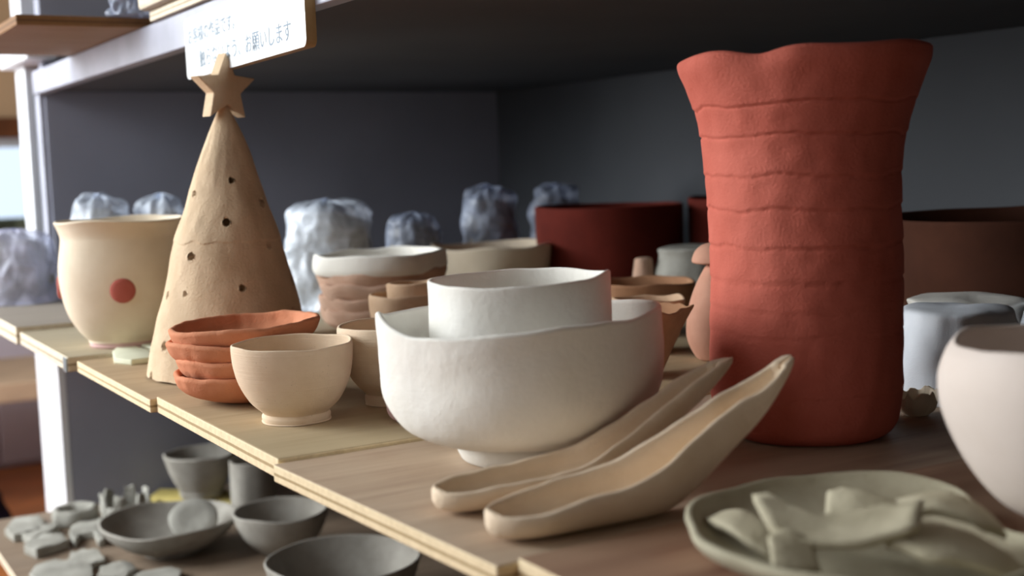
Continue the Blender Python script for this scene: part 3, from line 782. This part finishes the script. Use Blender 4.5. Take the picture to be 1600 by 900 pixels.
lathe('white_rim', [(w_[cut - 1][0] - 6, w_[cut - 1][1])] + w_[cut - 1:], s, M['white'], 110, dd, t, None, ph)
tag(lathe('base', w_[:cut + 1] + [(w_[cut][0] - 5, w_[cut][1]), (0, 7)], s, M['tanbrown'], 110, dd, t, None, ph), 'brown unglazed base')
vessel('pale_bowl', 'wide pale clay bowl behind the white bowls, left of the dark red bowl', 'bowl', 770, 466, [(0, 0), (50, 0), (72, 14), (88, 44), (95, 82)], 6, M['cream2'], seg=100, deform=wob(11, 2, 3.5))

# ---- nested tan bowls
p, s, ph = place(645, 545)
nb = [(0, 0), (32, 0), (40, 6), (56, 26), (64, 54), (66, 80), (65, 86)]
o = lathe('tan_bowl', shell(nb, 5.5, 7), s, M['tan'], 110, wob(3, 1.3, 2), None, p, ph)
tag(o, 'speckled tan clay bowl behind the large white bowl, with a smaller bowl in it', 'bowl')
right = Vector((math.cos(ph), math.sin(ph), 0))
nb2 = [(0, 0), (30, 0), (38, 6), (44, 30), (46, 60), (47, 90)]
o = lathe('tan_bowl', shell(nb2, 5, 7), s, M['tan'], 100, wob(8, 1.3, 2), None, p + right * 9 * s + Vector((0, 0, 12 * s)), ph)
tag(o, 'smaller speckled tan clay cup standing inside the tan bowl', 'bowl')

# ---- group between white bowl and vase
vessel('brown_rimmed_bowl', 'wide brown clay bowl with a pale rim, right behind the white bowls', 'bowl', 1005, 522,
       [(0, 0), (40, 0), (58, 14), (76, 44), (83, 80)], 6, M['tanbrown'], seg=100, deform=wob(13, 1.5, 3), foot_h=None)
vessel('orange_bowl', 'small orange-tan clay bowl with wavy rim behind the large white bowl', 'bowl', 995, 540,
       [(0, 0), (26, 0), (40, 14), (50, 40), (55, 80)], 5, M['tan'], seg=100, deform=wob(19, 1, 4), offs=(-.015, -.04, 0))
def cdef2(th, r, h, i):
    c, sn = math.cos(th), math.sin(th); a = (math.degrees(th) + 360) % 360
    q = math.exp(-(((a - 352 + 180) % 360 - 180) / 9) ** 2); k = max(0, (h - 60) / 42) ** 2
    return r + 9 * q * k + nz(c * 2 + 3, sn * 2, 0) * 3, h + k * (5 * q + nz(c * 3 + 2, sn * 3, 4) * 6)
vessel('pointed_bowl', 'conical brown clay bowl with a pulled pointed rim, left of the red vase', 'bowl', 1000, 588,
       [(0, 0), (26, 0), (34, 6), (52, 44), (68, 80), (76, 104)], 5, M['tanbrown'], seg=120, deform=cdef2)
upside('overturned_cup', 'grey-white overturned cup deep in the shelf, left of the red vase', 1080, 480, 62, 96, M['greylight'], sd=2, wav=2, flat=.8)
upside('overturned_cup', 'smaller grey overturned cup left of the bigger grey-white one', 1007, 482, 19, 80, M['pinkbrown'], sd=5, wav=1, flat=.7)
# lidded gourd jar
p, s, ph = place(1122, 561)
jar = empty('gourd_jar', p); tag(jar, 'pink clay jar with rounded body and domed cap, peeking out left of the red vase', 'jar')
lathe('body', crom([(0, 0), (26, 0), (36, 6), (47, 28), (49, 50), (45, 80), (36, 110), (22, 138), (12, 150), (0, 152)], 7), s, M['pinkclay'], 90, wob(3, .8, 0), jar, None, ph)
lathe('cap', crom([(0, 150), (26, 150), (36, 152), (37, 158), (32, 170), (20, 180), (0, 184)], 6), s, M['pinkclay'], 90, wob(5, .8, 0), jar, None, ph)

# ------------------------------------------------------------------ lumps wrapped in plastic
def bundle(label, cx, cy, R, H, sd, z=0.0, mat='film', inner='grey', top=.70):
    p, s, ph = place(cx, cy, z)
    t = empty('wrapped_bundle', p); tag(t, label, 'wrapped pot')
    o_ = [(0, 0), (R * .8, 0), (R * .92, H * .1), (R * .93, H * .35), (R * .86, H * .62), (R * top, H * .88), (0, H * .95)]
    lathe('clay_core', crom(o_, 6), s * .93, M[inner], 64, wob(sd, 2, 0), t, None, ph)
    f_ = [(0, 0), (R * .95, 0), (R, H * .06), (R * .98, H * .36), (R * .9, H * .64), (R * (top + .06), H * .93), (R * .2, H * 1.0), (0, H)]
    def fd(th, r, h, i):
        c, sn = math.cos(th), math.sin(th)
        if r < 1: return r, h
        X, Y, Z_ = r * c / R, r * sn / R, h / R
        fold = noise.noise(Vector((X * 1.7 + sd, Y * 1.7, Z_ * 1.7))) * R * .17 - abs(noise.noise(Vector((X * 2.6, Y * 2.6 + sd, Z_ * 2.6 + 4)))) * R * .12 + noise.noise(Vector((X * 7, Y * 7 + sd, Z_ * 7))) * R * .025
        return (r + fold) if h > 1 else r, max(0, h + nz(c * 3 + sd, sn * 3, r * .03) * H * .05 * (1 if h > 5 else 0))
    fl = lathe('plastic_wrap', crom(f_, 9), s, M[mat], 130, fd, t, None, ph); tag(fl, 'crinkled clear plastic wrap')
    return t
bundle('big violet-tinted plastic-wrapped lump at the far left edge of the shelf, beside the dotted pot', 30, 472, 62, 112, 2, z=.010, mat='filmv', inner='greylight')
bundle('plastic-wrapped lump rising behind the rim of the dotted pot, the left of two', 164, 478, 50, 172, 5, z=.002, inner='greylight', mat='film_lit')
bundle('plastic-wrapped lump squeezed between the dotted pot and the clay tree, at the back', 260, 470, 44, 164, 8, z=.002, inner='greylight', mat='film_lit')
bundle('large plastic-wrapped lump just right of the clay tree, above the white-rimmed bowl', 518, 478, 76, 164, 11, z=.0, inner='grey', mat='film_lit')
bundle('low plastic-wrapped lump second to the right of the clay tree', 648, 460, 50, 126, 15, inner='grey')
bundle('plastic-wrapped lump in dark depth above the pale bowl, left of the dark red bowl', 768, 450, 48, 158, 19, inner='grey', top=.75)
bundle('plastic-wrapped lump deepest in the corner, just above the rim of the dark red bowl', 872, 440, 46, 150, 23, inner='grey')
# crumpled bag on the top board
p = at(203, 26, ZUT + .0128); s = .00038
def bagd(th, r, h, i):
    c, sn = math.cos(th), math.sin(th)
    return (r + nz(c * 3, sn * 3, h * .05) * 16 if r > 1 else r), max(0, h + (nz(c * 3, sn * 3, 7) * 8 if h > 3 else 0))
o = lathe('plastic_bag', crom([(0, 0), (60, 0), (62, 10), (50, 60), (20, 110), (0, 114)], 8), s, M['film'], 90, bagd, None, p, 0)
tag(o, 'crumpled clear plastic bag lying on the brown board at the top left', 'bag')

# ------------------------------------------------------------------ lowest shelf, grey unfired pieces
Z = ZL
def low(name, label, cat, cx, cy, outer, th, mat='grey', z=Z, sd=1, ar=1.5, ah=2.0, seg=90, foot=None):
    return vessel(name, label, cat, cx, cy, outer, th, M[mat], foot, z=z, seg=seg, deform=wob(sd, ar, ah))
slab_poly('yellow_board', pxpoly([(226, 792), (250, 772), (392, 776), (372, 797)], Z), .010, M['yellow'], 'dull yellow-green board on the lowest shelf under the tall grey bowl', 'board', z=Z)
low('grey_bowl', 'grey raw clay bowl with tapering sides standing on the yellow-green board', 'bowl', 316, 776, [(0, 0), (28, 0), (34, 10), (34, 14), (46, 38), (56, 68)], 5, z=Z + .0105, sd=4)
low('grey_beaker', 'tall grey raw clay beaker on the lowest shelf, under the plywood board corner', 'beaker', 398, 808, [(0, 0), (28, 0), (33, 5), (35, 40), (35, 90)], 4, sd=2, ar=.8, ah=.8)
low('grey_dish', 'wide shallow grey raw clay dish with an uneven rim on the lowest shelf', 'dish', 268, 862, [(0, 0), (40, 0), (46, 6), (72, 18), (94, 36), (104, 52)], 5, sd=7, ar=2, ah=3, seg=120)
low('grey_bowl', 'round grey raw clay bowl on the lowest shelf, right of the wide dish', 'bowl', 442, 862, [(0, 0), (26, 0), (36, 6), (58, 26), (70, 50), (74, 66)], 5, sd=9, ar=1, ah=1.5)
low('grey_bowl', 'grey raw clay bowl cut off by the bottom picture edge, dark inside', 'bowl', 540, 945, [(0, 0), (70, 0), (90, 10), (110, 40), (122, 74)], 5, sd=12, ar=1, ah=2)
def lump(name, label, cat, cx, cy, R, H, mat='greylight', sd=0, z=Z, sx=1.0, rz=0.0, group=None, tilt=(0, 0)):
    p, s, ph = place(cx, cy, z)
    def f(th, r, h, i):
        c, sn = math.cos(th), math.sin(th)
        k = 1 / math.sqrt(c * c + (sn / sx) ** 2) if sx < 1 else 1
        return (r * k + nz(c * 2.5 + sd, sn * 2.5, h * .05) * R * .3 if r > 1 else r), max(0, h + nz(c * 2 + sd, sn * 2, r * .05) * H * .35 * (1 if h > .1 * H else 0))
    o = lathe(name, crom([(0, 0), (R * .9, 0), (R, H * .35), (R * .92, H * .85), (R * .6, H), (0, H * .95)], 5), s, M[mat], 60, f, None, p, ph + rz)
    o.rotation_euler = (math.radians(tilt[0]), math.radians(tilt[1]), 0); tag(o, label, cat, group); return o
# disc leaning inside the wide dish
dp = at(304, 838, Z + .02)
def disc(name, R, t, mat):
    return lathe(name, [(0, -t / 2), (R * .93, -t / 2), (R, -t * .2), (R, t * .2), (R * .93, t / 2), (R * .55, t * .36), (0, t * .3)], .001, M[mat], 64, wob(6, 1, 0), None)
o = disc('clay_disc', 36, 9, 'greylight'); o.location = (dp.x, dp.y, Z + .047); o.rotation_euler = (math.radians(38), math.radians(-14), 0)
tag(o, 'small oval grey disc leaning inside the wide grey dish', 'disc')
# piece leaning at the left inside of the dish
def slab(name, label, pts, h, mat, z=Z, bumpy=.004, cat='clay piece', group=None, bev=.002):
    return slab_poly(name, pxpoly(pts, z), h, M[mat], label, cat, z=z, bumpy=bumpy, group=group, bev=bev)
# castle-like crown pot at the back
p, s, ph = place(198, 818, Z)
def crown(th, r, h, i):
    k = 1 if h > 26 else 0
    return r + nz(math.cos(th) * 3, math.sin(th) * 3, h * .1) * 3, h + k * (9 * (1 if math.sin(th * 6) > 0 else -1)) + nz(math.cos(th) * 4, math.sin(th) * 4, 1) * 4 * k
o = lathe('crenellated_pot', shell([(0, 0), (30, 0), (35, 8), (37, 24), (37, 40)], 6, 6), s, M['greylight'], 120, crown, None, p, ph)
tag(o, 'small grey raw clay pot with a notched crown-like rim behind the wide dish', 'pot')
lump('yellow_lump', 'small yellow clay lump between the crown-rimmed pot and the wide grey dish', 'clay piece', 244, 806, 12, 22, 'yellow', 3)
# ring-shaped piece
p, s, ph = place(118, 818, Z)
o = lathe('clay_ring', [(20, 0), (30, 0), (34, 6), (34, 22), (30, 27), (24, 26), (20, 20), (20, 0)], s, M['greylight'], 80, wob(4, 2.4, 1), None, p, ph)
tag(o, 'thick grey raw clay ring at the foot of the white post', 'clay piece')
slab('relief_tile', 'grey clay tile with a rough pattern, farthest left on the lowest shelf', [(8, 838), (22, 820), (62, 814), (72, 828), (58, 842), (22, 848)], .012, 'greylight', bumpy=.008)
slab('clay_bar', 'long grey clay bar lying across the left of the lowest shelf', [(34, 846), (78, 828), (94, 834), (50, 856)], .013, 'greylight', bumpy=.004)
slab('clay_bar', 'thick grey clay bar with a bent end, nearest of the bars at the left', [(38, 866), (56, 852), (96, 846), (108, 858), (58, 874)], .015, 'greylight', bumpy=.005)
# little four-legged animal tile
slab('animal_tile', 'flat grey clay animal shape with legs, left of the wide dish', [(108, 846), (112, 832), (128, 826), (150, 824), (160, 816), (166, 826), (160, 838), (164, 854), (154, 856), (148, 842), (126, 844), (118, 858)], .012, 'greylight', bumpy=.002)
slab('clay_disc', 'large flat oval grey clay disc at the bottom left of the picture', [(46, 908), (56, 894), (86, 886), (124, 886), (146, 896), (146, 914), (110, 926), (66, 924)], .012, 'greylight', bumpy=.003)
slab('clay_offcut', 'wedge-shaped grey clay offcut behind the large oval disc', [(104, 884), (112, 872), (132, 866), (156, 872), (166, 884), (140, 892)], .010, 'greylight', bumpy=.006)
slab('clay_offcut', 'pale curled clay offcut in front of the wide dish', [(152, 912), (160, 898), (184, 890), (208, 890), (216, 900), (196, 914)], .013, 'greylight', bumpy=.006)
slab('clay_offcut', 'long pale clay offcut at the bottom edge, in front of the wide dish', [(204, 918), (222, 902), (268, 896), (286, 902), (276, 920)], .010, 'greylight', bumpy=.003)

# ------------------------------------------------------------------ room beyond
def st_box(name, *a, mat, **k):
    o = box(name, *a, M[mat] if isinstance(mat, str) else mat, **k); tag(o, kind='structure'); return o
M['plaster'] = plain('beige_plaster', (206, 176, 142), .9, .1, .05, 3)
M['beam'] = plain('brown_timber', (128, 78, 48), .7, .2, .2, 6)
M['orangewood'] = plain('orange_floor_boards', (190, 116, 66), .5, .3, .15, 5)
M['roomwall'] = plain('warm_grey_plaster', (176, 170, 160), .9, .1, .05, 3)
M['cupboard'] = plain('pale_lilac_laminate', (200, 192, 204), .5, .3, .06, 4)
M['tablew'] = plain('pale_wood_bench', (206, 178, 150), .6, .3, .1, 5)
M['darkcloth'] = plain('dark_blue_cloth', (40, 40, 62), .9, .1, .2, 8)
M['pole'] = plain('grey_blue_pole', (112, 124, 142), .5, .4, .08, 8)
M['glow'] = emis('daylight_sky', (214, 232, 255), 1.6)
st_box('floor', -3.2, 3.2, -2, 7.0, -1.05, -.9, mat='orangewood', bev=0)
st_box('wall_back', -3.2, 3.2, 6.0, 6.1, -.9, -.10, mat='roomwall', bev=0)
st_box('wall_back', -3.2, 3.2, 6.0, 6.1, .45, 2.2, mat='plaster', bev=0)
st_box('wall_back', 1.6, 3.2, 6.0, 6.1, -.10, .45, mat='plaster', bev=0)
st_box('trim_1', -3.2, 1.6, 5.94, 6.0, .37, .46, mat='beam', bev=.004)
# window in the far wall: frame with panes
wn = empty('window_1', (-.8, 6.05, -.1)); tag(wn, kind='structure')
for x in (-3.18, -2.2, -1.3, -.4, .35, 1.1, 1.56):
    o = box('window_frame', x, x + .04, 6.0, 6.06, -.1, .37, M['steelw'], parent=wn, bev=.003); o.location = -wn.location
for z0 in (-.1, .33):
    o = box('window_frame', -3.2, 1.6, 6.0, 6.06, z0, z0 + .04, M['steelw'], parent=wn, bev=.003); o.location = -wn.location
gm = bpy.data.materials.new('window_glass'); gm.use_nodes = True
g = gm.node_tree.nodes['Principled BSDF']; g.inputs['Transmission Weight'].default_value = 1; g.inputs['Roughness'].default_value = .02; g.inputs['IOR'].default_value = 1.1
M['glass'] = gm
o = box('pane', -3.2, 1.6, 6.03, 6.036, -.08, .35, gm, parent=wn, bev=0); o.location = -wn.location
# greenery and sky outside
o = box('bush', -3.2, 1.6, 7.2, 7.5, -.9, -.03, plain('foliage', (170, 184, 160), .9, .1, .4, 9), bev=.02); tag(o, 'hedge outside the far window at the left edge of the picture', 'hedge', kind='stuff')
sk = box('sky', -6, 5, 9.0, 9.1, -.9, 4, M['glow'], bev=0); tag(sk, kind='structure')
# bench with things, seen under the shelf at far left
bn = empty('work_bench', (.35, 4.4, -.9)); tag(bn, 'pale work bench far behind the white post at the left', 'bench')
for nm, a, mt in (('bench_top', (-.6, 1.3, 4.1, 4.7, -.50, -.44), 'tablew'), ('leg', (-.5, -.42, 4.15, 4.23, -.9, -.5), 'pole'), ('leg', (1.1, 1.18, 4.15, 4.23, -.9, -.5), 'pole'), ('leg', (-.5, -.42, 4.57, 4.65, -.9, -.5), 'pole'), ('leg', (1.1, 1.18, 4.57, 4.65, -.9, -.5), 'pole')):
    o = box(nm, *a, M[mt], parent=bn, bev=.005); o.location = -bn.location
bx = empty('storage_cabinet', (.4, 5.2, -.9)); tag(bx, 'pale lilac cabinet far behind the white post, left edge', 'cabinet')
o = box('body', -.8, 1.5, 5.0, 5.5, -.9, -.10, M['cupboard'], parent=bx, bev=.006); o.location = -bx.location
for x in (-.78, -.02, .74):
    o = box('door', x, x + .74, 4.98, 5.0, -.88, -.14, M['cupboard'], parent=bx, bev=.004); o.location = -bx.location
    hd = box('handle', x + .64, x + .66, 4.955, 4.98, -.5, -.34, M['pole'], parent=o, bev=.004); hd.location = (0, 0, 0)
pl = lathe('grey_pole', [(0, 0), (16, 0), (16, 1100), (0, 1100)], .001, M['pole'], 40, None, None, Vector((0.30, 2.62, -.9)), 0)
tag(pl, 'blurred grey-blue upright pole at the left edge below the shelf', 'pole')
o = lump('dark_sack', 'dark blue bundle on the floor far behind, seen left of the white post', 'bag', 45, 760, 40, 46, 'slate', 3)
p = at(50, 800, -.9) if False else Vector((.42, 3.9, -.9)); o.location = p; o.scale = (3.2, 3.2, 4); o.data.materials.clear(); o.data.materials.append(M['darkcloth'])

# wall on the aisle side with the big window that lights everything
st_box('wall_left', -2.1, -2.0, -2, 7, -.9, -.25, mat='roomwall', bev=0)
st_box('wall_left', -2.1, -2.0, -2, 7, 1.15, 2.2, mat='roomwall', bev=0)
st_box('wall_left', -2.1, -2.0, -2, .5, -.25, 1.15, mat='roomwall', bev=0)
st_box('wall_left', -2.1, -2.0, 3.6, 7, -.25, 1.15, mat='roomwall', bev=0)
w2 = empty('window_2', (-2.05, 2.05, -.25)); tag(w2, kind='structure')
for y in (.5, 2.03, 3.56):
    o = box('window_frame', -2.08, -2.02, y, y + .04, -.25, 1.15, M['steelw'], parent=w2, bev=.003); o.location = -w2.location
for z in (-.25, 1.11):
    o = box('window_frame', -2.08, -2.02, .5, 3.6, z, z + .04, M['steelw'], parent=w2, bev=.003); o.location = -w2.location

# ------------------------------------------------------------------ light
def area(name, loc, target, sx, sy, power, col, spread=180):
    l = bpy.data.lights.new(name, 'AREA'); l.shape = 'RECTANGLE'; l.size = sx; l.size_y = sy; l.energy = power; l.color = col; l.spread = math.radians(spread)
    o = bpy.data.objects.new(name, l); COL.objects.link(o); o.location = loc
    o.rotation_euler = (Vector(target) - Vector(loc)).to_track_quat('-Z', 'Z').to_euler(); return o
area('window_daylight', (-1.15, 2.45, .80), (.1, 1.75, .35), 1.0, 2.0, 90, (.91, .96, .98))
area('aisle_fill', (-1.9, .9, .80), (0, 1.2, .5), 1.2, 1.4, 14, (.95, .97, 1.0))  # added weak fill for the end panel and camera-side faces
area('far_room_fill', (-1.9, 3.7, .7), (1.2, 5.0, -.1), 1.2, 1.8, 90, (1.0, .97, .93))  # added fill to brighten the far wall and room, source unseen
w = bpy.data.worlds.new('world'); scene.world = w; w.use_nodes = True
bg = w.node_tree.nodes['Background']; bg.inputs[0].default_value = (1.0, .84, .66, 1); bg.inputs[1].default_value = .13
vs = scene.view_settings; vs.view_transform = 'Standard'; vs.look = 'None'; vs.gamma = 1; vs.use_curve_mapping = False; vs.exposure = 0.0
